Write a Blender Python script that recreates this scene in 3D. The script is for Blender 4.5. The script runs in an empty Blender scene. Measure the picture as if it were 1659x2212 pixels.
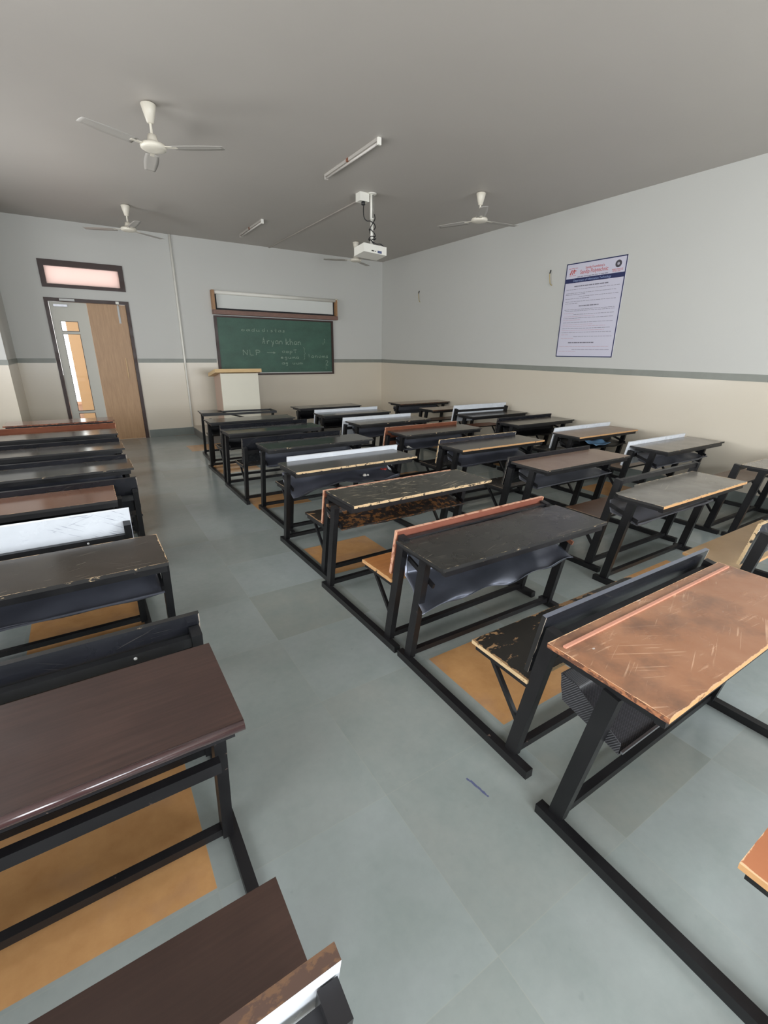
import bpy, bmesh, math, random
from mathutils import Vector, Matrix
C = bpy.context.scene.collection
random.seed(7)
PI = math.pi
# ------------------------------------------------------------------ room
XR, XL, YB, YF, ZC = 6.40, -1.75, 10.19, -2.2, 3.65

# ------------------------------------------------------------------ node helpers
def lin(c):
    return tuple(((v/255)/12.92 if v/255 <= .04045 else ((v/255+.055)/1.055)**2.4) for v in c) + (1,)

class NT:
    def __init__(s, name):
        s.m = bpy.data.materials.new(name); s.m.use_nodes = True
        s.t = s.m.node_tree; s.t.nodes.clear()
        s.out = s.n('ShaderNodeOutputMaterial')
        s.b = s.n('ShaderNodeBsdfPrincipled')
        s.l(s.b.outputs[0], s.out.inputs[0])
    def n(s, ty, **kw):
        x = s.t.nodes.new(ty)
        for k, v in kw.items(): setattr(x, k, v)
        return x
    def l(s, a, b): s.t.links.new(a, b)
    def put(s, sock, v):
        if isinstance(v, bpy.types.NodeSocket): s.l(v, sock)
        else: sock.default_value = v
    def math(s, op, a, b=0.0, c=0.0, clamp=False):
        x = s.n('ShaderNodeMath', operation=op, use_clamp=clamp)
        s.put(x.inputs[0], a); s.put(x.inputs[1], b)
        if op in ('MULTIPLY_ADD', 'COMPARE', 'WRAP', 'SMOOTH_MIN'): s.put(x.inputs[2], c)
        return x.outputs[0]
    def vmath(s, op, a, b):
        x = s.n('ShaderNodeVectorMath', operation=op)
        s.put(x.inputs[0], a); s.put(x.inputs[1], b)
        return x.outputs[0]
    def obj(s): return s.n('ShaderNodeTexCoord').outputs['Object']
    def sep(s, v):
        x = s.n('ShaderNodeSeparateXYZ'); s.l(v, x.inputs[0]); return x.outputs
    def comb(s, x, y, z=0.0):
        c = s.n('ShaderNodeCombineXYZ')
        for i, v in enumerate((x, y, z)): s.put(c.inputs[i], v)
        return c.outputs[0]
    def noise(s, v, scale, detail=4, rough=.55, dist=0.0):
        x = s.n('ShaderNodeTexNoise'); s.l(v, x.inputs['Vector'])
        x.inputs['Scale'].default_value = scale; x.inputs['Detail'].default_value = detail
        x.inputs['Roughness'].default_value = rough; x.inputs['Distortion'].default_value = dist
        return x.outputs['Fac']
    def ramp(s, f, a, b):          # clamp map a..b -> 0..1
        x = s.n('ShaderNodeMapRange'); s.put(x.inputs[0], f)
        x.inputs[1].default_value = a; x.inputs[2].default_value = b
        return x.outputs[0]
    def mix(s, f, a, b):
        x = s.n('ShaderNodeMix', data_type='RGBA')
        s.put(x.inputs[0], f); s.put(x.inputs[6], a); s.put(x.inputs[7], b)
        return x.outputs[2]
    def bump(s, h, st=.1, d=.01):
        x = s.n('ShaderNodeBump'); s.l(h, x.inputs['Height'])
        x.inputs['Strength'].default_value = st; x.inputs['Distance'].default_value = d
        s.l(x.outputs[0], s.b.inputs['Normal'])
    def set(s, color=None, rough=None, metal=None, **kw):
        if color is not None: s.put(s.b.inputs['Base Color'], color)
        if rough is not None: s.put(s.b.inputs['Roughness'], rough)
        if metal is not None: s.put(s.b.inputs['Metallic'], metal)
        for k, v in kw.items(): s.put(s.b.inputs[k.replace('_', ' ')], v)
        return s.m

def plain(name, rgb, rough=.5, var=.06, scale=8, metal=0.0, **kw):
    s = NT(name); v = s.obj()
    f = s.noise(v, scale, 5)
    c = lin(rgb); d = tuple(x*(1-2.2*var) for x in c[:3])+(1,); e = tuple(min(1, x*(1+2.2*var)) for x in c[:3])+(1,)
    return s.set(s.mix(f, d, e), rough, metal, **kw)

def paint_metal(name, rgb, chip=(118, 98, 84), amount=.66, rough=.36):
    s = NT(name); v = s.obj()
    r = s.n('ShaderNodeObjectInfo').outputs['Random']
    v2 = s.vmath('ADD', v, s.comb(s.math('MULTIPLY', r, 37.0), s.math('MULTIPLY', r, 11.0), r))
    n = s.noise(v2, 26, 8, .65); k = s.ramp(n, amount, amount+.04)
    n2 = s.noise(v2, 6, 4)
    base = s.mix(n2, lin(rgb), tuple(x*1.9+.004 for x in lin(rgb)[:3])+(1,))
    return s.set(s.mix(k, base, lin(chip)), s.ramp(n2, -.3, 1.7), 0.0, Specular_IOR_Level=.38)

def board(name, base, base2=None, wear=(205, 180, 145), hx=.625, hy=.205, chip=.004, edge=.02,
          patch=2.0, scratch=0.0, rough=.3, grain=0.0, scol=(150, 140, 128), dirt=0.0, marks=0.0):
    """laminate or painted board: chipped along its rim, worn patches, scratches, grain"""
    s = NT(name); v = s.obj()
    r = s.n('ShaderNodeObjectInfo').outputs['Random']
    off = s.comb(s.math('MULTIPLY', r, 53.0), s.math('MULTIPLY', r, 29.0), s.math('MULTIPLY', r, 7.0))
    vo = s.vmath('ADD', v, off)
    x, y, z = s.sep(v)
    d = s.math('MINIMUM', s.math('SUBTRACT', hx, s.math('ABSOLUTE', x)), s.math('SUBTRACT', hy, s.math('ABSOLUTE', y)))
    n1 = s.noise(vo, 16, 8, .65)
    rim = s.math('ADD', d, s.math('MULTIPLY', s.math('SUBTRACT', n1, .5), -edge*2.4))
    kr = s.math('SUBTRACT', 1.0, s.ramp(rim, chip*.6-.0008, chip*.6+.0008))
    n2 = s.noise(vo, 4.5, 6, .6)
    c0 = lin(base); c1 = lin(base2 or tuple(min(255, int(q*1.22+3)) for q in base))
    col = s.mix(s.ramp(n2, .3, .7), c0, c1)
    if grain:
        g = s.noise(s.vmath('MULTIPLY', vo, (2.2, 55, 8)), 2.0, 6, .6)
        col = s.mix(s.math('MULTIPLY', s.ramp(g, .35, .72), grain), col, tuple(q*.45 for q in c0[:3])+(1,))
    if patch < 1:
        n3 = s.noise(s.vmath('MULTIPLY', vo, (1, 2.2, 1)), 11, 9, .68)
        n4 = s.noise(vo, 2.2, 2)
        kp = s.ramp(s.math('ADD', n3, s.math('MULTIPLY', s.math('SUBTRACT', n4, .5), .55)), patch, patch+.025)
        col = s.mix(kp, col, lin(wear))
    if scratch:
        for i, (sc, rot) in enumerate((((3, 90, 3), .5), ((2, 60, 2), -.35), ((3, 70, 3), .05))):
            mp = s.n('ShaderNodeMapping'); s.l(vo, mp.inputs[0]); mp.inputs['Rotation'].default_value = (0, 0, rot)
            mp.inputs['Location'].default_value = (i*3.1, i*1.7, 0)
            n5 = s.noise(s.vmath('MULTIPLY', mp.outputs[0], sc), 1.3, 3, .6, .4)
            gate = s.ramp(s.noise(vo, 5+i, 2), .5, .62)
            k5 = s.math('MULTIPLY', s.ramp(n5, .625, .655), s.math('MULTIPLY', gate, scratch))
            col = s.mix(k5, col, lin(scol))
    if dirt:
        n6 = s.ramp(s.noise(vo, 3.4, 7, .62), .5, .68)
        col = s.mix(s.math('MULTIPLY', n6, dirt), col, lin((72, 62, 58)))
    if marks:
        n7 = s.ramp(s.noise(s.vmath('MULTIPLY', vo, (1, 1.6, 1)), 9, 2), .735, .75)
        col = s.mix(s.math('MULTIPLY', n7, marks), col, lin((215, 210, 205)))
    col = s.mix(kr, col, lin(wear))
    ro = s.math('ADD', s.math('MULTIPLY', s.noise(vo, 7, 5), .16), rough-.16)
    ro = s.math('ADD', ro, s.math('MULTIPLY', kr, .35), clamp=True)
    s.bump(s.noise(vo, 60, 3), .02, .003)
    return s.set(col, ro, 0.0)

def edgemat(name, raw, paint, amt):
    s = NT(name); v = s.obj()
    r = s.n('ShaderNodeObjectInfo').outputs['Random']
    vo = s.vmath('ADD', v, s.comb(s.math('MULTIPLY', r, 31.0), 0.0, 0.0))
    n = s.noise(s.vmath('MULTIPLY', vo, (1, 1, 1.6)), 22, 7, .65)
    k = s.ramp(n, amt, amt+.05)
    g = s.noise(vo, 40, 4)
    rw = s.mix(g, lin(raw), tuple(q*.72 for q in lin(raw)[:3])+(1,))
    return s.set(s.mix(k, lin(paint), rw), .55)

# ------------------------------------------------------------------ materials
M = {}
M['black'] = paint_metal('black_enamel', (13, 13, 15), (90, 80, 74), .69)
M['black_worn'] = paint_metal('black_enamel_worn', (17, 16, 18), (100, 84, 76), .67, .38)
M['steel'] = plain('bare_steel', (150, 150, 155), .28, .1, 20, .9)
M['bolt'] = plain('bolt_head', (205, 205, 205), .3, .03, 20, .3)
M['sheet'] = paint_metal('painted_sheet', (62, 64, 72), (120, 112, 105), .70, .3)
M['sheet_gray'] = paint_metal('gray_sheet', (70, 71, 76), (120, 100, 84), .68, .4)
M['sheet_bright'] = plain('bent_sheet_metal', (112, 116, 128), .32, .22, 5, .75)
M['sheet_rust'] = paint_metal('rusty_sheet', (38, 34, 32), (122, 84, 52), .52, .5)
M['rust'] = plain('rust', (126, 82, 62), .8, .2, 30)
def mk_mesh():
    s = NT('perforated_sheet'); x, y, z = s.sep(s.obj())
    w = s.math('ADD', y, s.math('MULTIPLY', z, .8))
    f = s.math('MULTIPLY', s.math('SINE', s.math('MULTIPLY', x, 700.0)), s.math('SINE', s.math('MULTIPLY', w, 700.0)))
    return s.set(s.mix(s.ramp(f, .0, .5), lin((30, 30, 33)), lin((78, 78, 82))), .4, 0.0)
M['mesh'] = mk_mesh()
# table tops
M['t_orange'] = board('top_orange_laminate', (146, 100, 72), (164, 120, 92), (222, 180, 140), scratch=.75, scol=(205, 165, 135), dirt=.55, marks=.7, rough=.34, edge=.008, chip=.003)
M['t_black'] = board('top_black_laminate', (36, 35, 33), (47, 46, 43), (190, 170, 135), scratch=.4, scol=(140, 132, 120), rough=.36, edge=.012, chip=-.001, marks=.6)
M['t_blackscr'] = board('top_black_scarred', (38, 37, 32), (54, 52, 44), (190, 172, 140), scratch=1.0, scol=(172, 160, 138), rough=.38, edge=.03, chip=.004, patch=.665)
M['t_glossblack'] = board('top_gloss_black', (40, 38, 34), (48, 46, 42), (190, 170, 140), scratch=.15, rough=.24, edge=.008, chip=.002)
M['t_dark'] = board('top_dark', (46, 41, 36), (56, 49, 42), (190, 160, 125), scratch=.2, rough=.26, edge=.012, chip=.003)
M['t_brown'] = board('top_brown_laminate', (126, 102, 86), (138, 114, 98), (206, 180, 150), scratch=.15, rough=.4, edge=.01, chip=.002)
M['t_choc'] = board('top_chocolate_laminate', (56, 40, 36), (68, 49, 43), (150, 130, 120), rough=.42, edge=.0, chip=-.01, grain=.6, hx=.6251, hy=.2051)
M['t_gray'] = board('top_worn_gray_sheen', (106, 102, 95), (130, 125, 117), (200, 175, 140), scratch=.6, rough=.3, edge=.03, chip=.005)  # worn dark top, base colour lightened to carry the bright wall's reflection
M['t_graybrown'] = board('top_gray_brown', (92, 84, 74), (104, 95, 84), (200, 175, 140), scratch=.2, rough=.3, edge=.016, chip=.003)
M['t_peeled'] = board('top_peeled', (70, 62, 52), (96, 84, 68), (205, 168, 118), scratch=.35, rough=.36, edge=.04, chip=.006, patch=.79)
M['t_redbrown'] = board('top_red_brown', (92, 62, 46), (104, 72, 54), (196, 160, 120), scratch=.1, rough=.22, edge=.008, chip=.002)
# seats (hx .6 hy .16)
sk = dict(hx=.60, hy=.16)
M['s_worn'] = board('seat_black_worn', (30, 28, 25), (40, 37, 33), (150, 118, 84), patch=.60, edge=.03, chip=.006, rough=.45, **sk)
M['s_wood'] = board('seat_plain_wood', (164, 108, 62), (182, 126, 76), (214, 176, 128), grain=.5, edge=.01, chip=.003, rough=.4, **sk)
M['s_tan'] = board('seat_tan_board', (172, 142, 104), (188, 158, 120), (214, 184, 146), edge=.006, chip=.002, rough=.45, dirt=.15, **sk)
M['s_black'] = board('seat_black', (30, 30, 30), (40, 40, 40), (150, 130, 105), edge=.014, chip=.003, rough=.34, **sk)
M['s_brown'] = board('seat_brown', (86, 60, 44), (102, 74, 56), (190, 160, 125), edge=.01, chip=.002, rough=.4, grain=.3, **sk)
M['s_choc'] = board('seat_chocolate', (60, 42, 36), (72, 52, 44), (150, 108, 70), grain=.3, edge=.0, chip=-.01, rough=.45, **sk)
M['s_orange'] = board('seat_orange', (164, 100, 66), (180, 116, 80), (220, 180, 140), edge=.01, chip=.004, rough=.4, **sk)
M['s_redbrown'] = board('seat_red_brown', (112, 62, 42), (128, 76, 54), (190, 150, 115), edge=.01, chip=.003, rough=.4, **sk)
# backrest panels (hx .6 hy .145)
pk = dict(hx=.60, hy=.145)
M['p_black'] = board('back_black', (26, 27, 31), (36, 37, 42), (150, 140, 128), edge=.012, chip=.002, rough=.3, scratch=.1, **pk)
M['p_chip'] = board('back_black_chipped', (44, 45, 52), (62, 63, 70), (186, 178, 165), edge=.045, chip=.006, rough=.4, scratch=.6, **pk)
M['p_red'] = board('back_red_brown', (124, 74, 60), (140, 88, 72), (212, 158, 122), edge=.012, chip=.004, rough=.4, grain=.2, **pk)
M['p_redbrown'] = board('back_dark_red', (104, 60, 44), (124, 76, 56), (190, 140, 110), edge=.02, chip=.005, rough=.4, **pk)
M['p_white'] = board('back_white', (214, 219, 226), (226, 230, 236), (200, 200, 205), edge=.004, chip=.0003, rough=.35, **pk)
M['p_scribble'] = board('back_white_scribbled', (212, 217, 224), (224, 229, 236), (190, 190, 200), edge=.004, chip=.0003, rough=.35, scratch=.9, scol=(120, 125, 150), **pk)
# board edges
M['e_pale'] = edgemat('edge_pale_wood', (214, 184, 142), (40, 36, 32), .40)
M['e_orange'] = edgemat('edge_orange_wood', (206, 158, 108), (60, 48, 40), .34)
M['e_orange_side'] = edgemat('edge_orange_side', (168, 112, 78), (96, 62, 46), .46)
M['e_half'] = edgemat('edge_half_chipped', (196, 172, 138), (30, 29, 28), .62)
M['e_dark'] = edgemat('edge_dark', (150, 125, 95), (28, 27, 27), .68)
M['e_choc'] = plain('edge_bullnose_chocolate', (64, 45, 45), .16, .04, Coat_Weight=.8, Coat_Roughness=.1)
M['e_red'] = edgemat('edge_red', (150, 92, 62), (84, 48, 32), .5)
M['e_shine'] = plain('edge_shiny_trim', (120, 124, 136), .22, .06, 14, .5)
M['e_white'] = plain('edge_white', (214, 218, 224), .4, .03)
M['e_salmon'] = edgemat('edge_salmon', (214, 164, 138), (140, 80, 60), .42)
M['e_brown'] = edgemat('edge_brown', (100, 72, 50), (70, 50, 40), .5)
M['pink_strip'] = plain('pink_beading', (196, 138, 116), .4, .05)

# ------------------------------------------------------------------ mesh helpers
class MB:
    def __init__(s): s.bm = bmesh.new()
    def _faces(s, vs, fs, mi=0):
        v = [s.bm.verts.new(p) for p in vs]
        for f in fs:
            try:
                q = s.bm.faces.new([v[i] for i in f]); q.material_index = mi
            except ValueError: pass
        return v
    def box(s, a, b, mi=0):
        (x0, y0, z0), (x1, y1, z1) = a, b
        s._faces([(x0,y0,z0),(x1,y0,z0),(x1,y1,z0),(x0,y1,z0),(x0,y0,z1),(x1,y0,z1),(x1,y1,z1),(x0,y1,z1)],
                 [(3,2,1,0),(4,5,6,7),(0,1,5,4),(1,2,6,5),(2,3,7,6),(3,0,4,7)], mi); return s
    def beam(s, p0, p1, w, d, side=(1, 0, 0), mi=0):
        """rectangular bar: w along `side`, d across it"""
        p0, p1 = Vector(p0), Vector(p1); ax = (p1-p0).normalized()
        u = Vector(side); u = (u-ax*u.dot(ax)).normalized(); v = ax.cross(u)
        vs = []
        for p in (p0, p1):
            for a, b in ((-1,-1),(1,-1),(1,1),(-1,1)): vs.append(p+u*(a*w/2)+v*(b*d/2))
        s._faces(vs, [(3,2,1,0),(4,5,6,7),(0,1,5,4),(1,2,6,5),(2,3,7,6),(3,0,4,7)], mi); return s
    def prism(s, pts, z0, z1, mi_top=0, mi_side=0, mi_rest=None, near=0):
        n = len(pts)
        v = [s.bm.verts.new((p[0], p[1], z0)) for p in pts]+[s.bm.verts.new((p[0], p[1], z1)) for p in pts]
        f = s.bm.faces.new(v[:n][::-1]); f.material_index = mi_side
        f = s.bm.faces.new(v[n:]); f.material_index = mi_top
        for i in range(n):
            f = s.bm.faces.new((v[i], v[(i+1) % n], v[n+(i+1) % n], v[n+i])); f.material_index = mi_side if (i == near or mi_rest is None) else mi_rest
        return s
    def lathe(s, prof, c=(0,0,0), seg=28, mi=0):
        rings = []
        for r, z in prof:
            rings.append([s.bm.verts.new((c[0]+r*math.cos(2*PI*k/seg), c[1]+r*math.sin(2*PI*k/seg), c[2]+z)) for k in range(seg)])
        for a, b in zip(rings, rings[1:]):
            for k in range(seg):
                f = s.bm.faces.new((a[k], a[(k+1) % seg], b[(k+1) % seg], b[k])); f.material_index = mi; f.smooth = True
        for r in (rings[0][::-1], rings[-1]):
            f = s.bm.faces.new(r); f.material_index = mi
        return s
    def tube(s, pts, r, seg=10, mi=0):
        pts = [Vector(p) for p in pts]; rings = []; up = None
        for i, p in enumerate(pts):
            t = (pts[min(i+1, len(pts)-1)]-pts[max(i-1, 0)]).normalized()
            if up is None:
                up = Vector((0,0,1)) if abs(t.z) < .9 else Vector((1,0,0))
            u = (up-t*up.dot(t)).normalized(); up = u; w = t.cross(u)
            rings.append([s.bm.verts.new(p+u*(r*math.cos(2*PI*k/seg))+w*(r*math.sin(2*PI*k/seg))) for k in range(seg)])
        for a, b in zip(rings, rings[1:]):
            for k in range(seg):
                f = s.bm.faces.new((a[k], a[(k+1) % seg], b[(k+1) % seg], b[k])); f.smooth = True; f.material_index = mi
        for q in (rings[0][::-1], rings[-1]): s.bm.faces.new(q).material_index = mi
        return s
    def grid(s, fn, nu, nv, mi=0):
        g = [[s.bm.verts.new(fn(i/nu, j/nv)) for j in range(nv+1)] for i in range(nu+1)]
        for i in range(nu):
            for j in range(nv):
                f = s.bm.faces.new((g[i][j], g[i+1][j], g[i+1][j+1], g[i][j+1])); f.smooth = True; f.material_index = mi
        return s
    def bevel(s, w=.003, seg=2):
        es = [e for e in s.bm.edges if len(e.link_faces) == 2 and e.calc_face_angle(0) > .6]
        bmesh.ops.bevel(s.bm, geom=es, offset=w, segments=seg, affect='EDGES', profile=.6, clamp_overlap=True)
        return s
    def thicken(s, t):
        bmesh.ops.recalc_face_normals(s.bm, faces=s.bm.faces)
        bmesh.ops.solidify(s.bm, geom=list(s.bm.faces), thickness=t); return s
    def mesh(s, name, mats):
        bmesh.ops.recalc_face_normals(s.bm, faces=s.bm.faces)
        me = bpy.data.meshes.new(name); s.bm.to_mesh(me); s.bm.free()
        for m in mats: me.materials.append(m)
        return me

def link(name, me, parent=None, loc=(0,0,0), rot=(0,0,0)):
    o = bpy.data.objects.new(name, me); C.objects.link(o)
    o.location = loc; o.rotation_euler = rot
    if parent is not None: o.parent = parent
    return o
def build(mb, name, mats, parent=None, loc=(0,0,0), rot=(0,0,0)):
    if not isinstance(mats, (list, tuple)): mats = [mats]
    return link(name, mb.mesh(name, mats), parent, loc, rot)
def tag(o, label, cat, group=None):
    o['label'] = label; o['category'] = cat
    if group: o['group'] = group
    return o
def thing(name, label, cat, loc=(0,0,0), rz=0, group=None):
    o = bpy.data.objects.new(name, None); C.objects.link(o)
    o.location = loc; o.rotation_euler = (0, 0, rz); o.empty_display_size = .1
    return tag(o, label, cat, group)
def struct(o): o['kind'] = 'structure'; return o

# ================================================================== SETTING
def floor_mat():
    s = NT('kota_stone_tiles'); x, y, z = s.sep(s.obj())
    PX, PY = .645, .602
    u = s.math('DIVIDE', s.math('ADD', x, .55+.645*30), PX); v = s.math('DIVIDE', s.math('ADD', y, -.512+.602*30), PY)
    iu, iv = s.math('FLOOR', u), s.math('FLOOR', v)
    fu, fv = s.math('FRACT', u), s.math('FRACT', v)
    wn = s.n('ShaderNodeTexWhiteNoise', noise_dimensions='2D'); s.l(s.comb(iu, iv), wn.inputs['Vector'])
    rnd = wn.outputs['Value']; rc = s.sep(wn.outputs['Color'])
    co = s.obj()
    big = s.noise(s.vmath('ADD', co, s.comb(s.math('MULTIPLY', rnd, 9.0), rnd)), 3.0, 6, .6)
    fine = s.noise(co, 26, 6, .6)
    spots = s.ramp(s.noise(co, 19, 2), .70, .78)
    base = s.mix(rc[0], lin((150, 153, 146)), lin((148, 155, 155)))
    base = s.mix(s.ramp(big, .3, .75), base, lin((136, 145, 142)))
    k = s.math('MULTIPLY_ADD', rnd, .17, .90)
    k = s.math('MULTIPLY', k, s.math('MULTIPLY_ADD', fine, .14, .93))
    grey = s.vmath('MULTIPLY', base, s.comb(k, k, k))
    grey = s.mix(s.math('MULTIPLY', spots, .12), grey, lin((86, 90, 88)))
    # yellow stone: every third tile both ways
    my = s.math('MULTIPLY', s.math('COMPARE', s.math('FLOORED_MODULO', iu, 3.0), 0.0, .1),
                s.math('COMPARE', s.math('FLOORED_MODULO', iv, 3.0), 1.0, .1))
    yel = s.mix(s.ramp(s.noise(co, 9, 7, .65), .3, .7), lin((198, 152, 102)), lin((180, 134, 88)))
    yel = s.mix(s.math('MULTIPLY', s.ramp(s.noise(co, 4, 5), .52, .7), .45), yel, lin((160, 126, 104)))
    inset = s.math('MULTIPLY', s.ramp(fu, .03, .034), s.math('MULTIPLY', s.ramp(fv, .02, .024), s.math('SUBTRACT', 1.0, s.ramp(fv, .975, .979))))
    col = s.mix(s.math('MULTIPLY', my, inset), grey, yel)
    # joints
    du = s.math('MULTIPLY', s.math('MINIMUM', fu, s.math('SUBTRACT', 1.0, fu)), PX)
    dv = s.math('MULTIPLY', s.math('MINIMUM', fv, s.math('SUBTRACT', 1.0, fv)), PY)
    j = s.math('SUBTRACT', 1.0, s.ramp(s.math('MINIMUM', du, dv), .0008, .0022))
    col = s.mix(s.math('MULTIPLY', j, .3), col, lin((158, 160, 150)))
    # blue pen scribble on the stone near the aisle
    def seg(ax, ay, bx, by, w):
        L2 = (bx-ax)**2+(by-ay)**2
        t = s.math('DIVIDE', s.math('ADD', s.math('MULTIPLY', s.math('SUBTRACT', x, ax), bx-ax), s.math('MULTIPLY', s.math('SUBTRACT', y, ay), by-ay)), L2, clamp=True)
        dx = s.math('SUBTRACT', x, s.math('MULTIPLY_ADD', t, bx-ax, ax)); dy = s.math('SUBTRACT', y, s.math('MULTIPLY_ADD', t, by-ay, ay))
        dd = s.math('SQRT', s.math('ADD', s.math('MULTIPLY', dx, dx), s.math('MULTIPLY', dy, dy)))
        dd = s.math('ADD', dd, s.math('MULTIPLY', s.math('SUBTRACT', s.noise(co, 60, 3), .5), .012))
        return s.math('SUBTRACT', 1.0, s.ramp(dd, w, w+.003))
    ink = s.math('MAXIMUM', seg(1.068, .985, 1.078, .90, .003), seg(1.062, 1.0, 1.07, .95, .002))
    col = s.mix(s.math('MULTIPLY', ink, .75), col, lin((62, 66, 120)))
    s.bump(s.noise(co, 5, 4), .05, .01)
    return s.set(col, s.math('MULTIPLY_ADD', s.noise(co, 2.2, 4), .16, .10), 0.0, Specular_IOR_Level=.5)

M['floor'] = floor_mat()
M['ceil'] = plain('ceiling_paint', (180, 175, 169), .5, .02, 1.2)
M['upper'] = plain('wall_upper_paint', (200, 200, 196), .5, .012, .9, Specular_IOR_Level=.3)
M['lower'] = plain('wall_lower_paint', (211, 202, 186), .24, .015, .9, Specular_IOR_Level=.55)
M['stripe'] = plain('stone_band', (134, 137, 130), .4, .06, 9)
M['skirt'] = plain('stone_skirting', (118, 124, 120), .3, .08, 5)
M['dais'] = plain('dais_stone', (104, 100, 94), .3, .1, 6)
M['nosing'] = plain('dais_nosing', (186, 178, 166), .5, .06, 9)
M['frame'] = paint_metal('dark_wood_frame', (46, 30, 26), (84, 62, 46), .68, .4)
M['leafwhite'] = plain('door_leaf_laminate', (196, 194, 184), .4, .02, 3)
M['upvc'] = plain('aluminium_section', (190, 190, 188), .35, .02, 4)
def wood(name, rgb, dark, rough=.42, sc=(9, 1.2, .7)):
    s = NT(name); v = s.obj()
    g = s.noise(s.vmath('MULTIPLY', v, sc), 6, 7, .6, .3)
    return s.set(s.mix(s.ramp(g, .3, .75), lin(rgb), lin(dark)), rough)
M['veneer'] = wood('door_veneer', (186, 150, 112), (166, 130, 95))
M['lecternwood'] = wood('lectern_top_wood', (222, 190, 140), (206, 172, 120), .4, (1, 6, 6))
M['cream'] = plain('cream_laminate', (224, 220, 204), .4, .015, 3)
M['lecternside'] = plain('pinkish_laminate', (186, 160, 145), .4, .02, 3)
M['white'] = plain('white_plastic', (232, 230, 222), .4, .02, 6)
M['fanwhite'] = plain('fan_enamel', (222, 216, 202), .35, .03, 6)
M['fanblade'] = plain('fan_blade_enamel', (176, 172, 166), .4, .03, 6)
M['cable'] = plain('black_cable', (28, 28, 30), .5, .05, 9)
M['dark'] = plain('dark_hole', (38, 32, 28), .8, .1, 9)
M['peach'] = plain('peach_wall', (232, 190, 150), .7, .03, 1.5)
M['pinkpar'] = plain('parapet_paint', (228, 196, 180), .7, .03, 1.5)
M['yellowwire'] = plain('yellow_wire', (170, 150, 96), .5, .1, 20)

# floor / ceiling
build(MB().box((XL-.2, YF-.2, -.1), (XR+.2, YB+.2, 0)), 'floor', M['floor']); struct(bpy.data.objects['floor'])
struct(build(MB().box((XL-.2, YF-.2, ZC), (XR+.2, YB+.2, ZC+.12)), 'ceiling', M['ceil']))

def wall_y(name, y0, y1, x0, x1, holes, split):
    """wall slab parallel to X, rectangular holes (xa,xb,za,zb); split(x)= height of the colour change"""
    mb = MB()
    xs = sorted({x0, x1, *[h[0] for h in holes], *[h[1] for h in holes]})
    for a, b in zip(xs, xs[1:]):
        zs = [(0, ZC)]
        for h in holes:
            if h[0] <= a+1e-6 and h[1] >= b-1e-6:
                zs2 = []
                for q in zs:
                    if h[2] > q[0]: zs2.append((q[0], min(q[1], h[2])))
                    if h[3] < q[1]: zs2.append((max(q[0], h[3]), q[1]))
                zs = [q for q in zs2 if q[1]-q[0] > 1e-4]
        for z0, z1 in zs:
            m = split
            for lo, hi, mi in ((z0, min(z1, m), 1), (max(z0, m), z1, 0)):
                if hi-lo > 1e-4: mb.box((a, y0, lo), (b, y1, hi), mi)
    return struct(build(mb, name, [M['upper'], M['lower']]))
def wall_x(name, x0, x1, y0, y1, holes, split):
    o = wall_y(name, 0, x1-x0, y0, y1, holes, split)
    for v in o.data.vertices:
        c = v.co.copy(); v.co = (x0+c.y, c.x, c.z)
    o.data.flip_normals(); return o
ZS = 1.455
DOOR = (-.32, .947, 0, 2.47); TRAN = (-.30, .935, 2.63, 3.05)
wall_y('wall_back', YB, YB+.2, XL, XR, [DOOR, TRAN], ZS)
wall_x('wall_right', XR, XR+.2, YF-.2, YB+.2, [], ZS)
LW = [(-1.4, .6, 1.0, 2.75), (2.0, 4.3, 1.0, 2.75), (5.6, 7.9, 1.0, 2.75)]
RW = [(-1.65, -.42, 1.0, 2.65), (.34, 1.35, 1.0, 2.65), (2.2, 4.1, 1.0, 2.65), (4.7, 6.0, 1.0, 2.65)]  # first two openings added and spaced to put highlights on the desk edges
wall_x('wall_left', XL-.2, XL, YF-.2, YB+.2, LW, ZS)
wall_y('wall_rear', YF-.2, YF, XL, XR, RW, ZS)
mb = MB(); mb.box((XL, 8.85, 0), (-.87, YB, ZS), 1); mb.box((XL, 8.85, ZS), (-.87, YB, ZC), 0)
struct(build(mb, 'wall_pillar', [M['upper'], M['lower']]))
# stone band and skirting
T = .006
mb = MB()
for a, b in ((-.87, -.33), (.957, 2.40), (5.08, XR)): mb.box((a, YB-T, ZS-.037), (b, YB, ZS+.038))
struct(build(mb, 'trim_1', M['stripe']))
mb = MB(); mb.beam((XR-T/2, YB, ZS), (XR-T/2, YF, ZS-.045), .078, T, (0, 0, 1))
struct(build(mb, 'trim_2', M['stripe']))
struct(build(MB().box((-.87, 8.85, ZS-.037), (-.87+T, YB-T, ZS+.038)).box((XL, 8.85-T, ZS-.037), (-.87+T, 8.85, ZS+.038)), 'trim_3', M['stripe']))
mb = MB()
for a, b in ((-.87, -.34), (.967, XR)): mb.box((a, YB-.012, 0), (b, YB, .15))
struct(build(mb, 'baseboard_back', M['skirt']))
struct(build(MB().box((XR-.012, YF, 0), (XR, YB-.012, .13)), 'baseboard_right', M['skirt']))
# dais
mb = MB(); mb.box((1.80, 8.95, 0), (XR-.012, YB-.012, .15), 0); mb.box((1.785, 8.935, .15), (XR-.012, YB-.012, .172), 1)
o = build(mb, 'dais', [M['dais'], M['nosing']]); struct(o)

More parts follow.
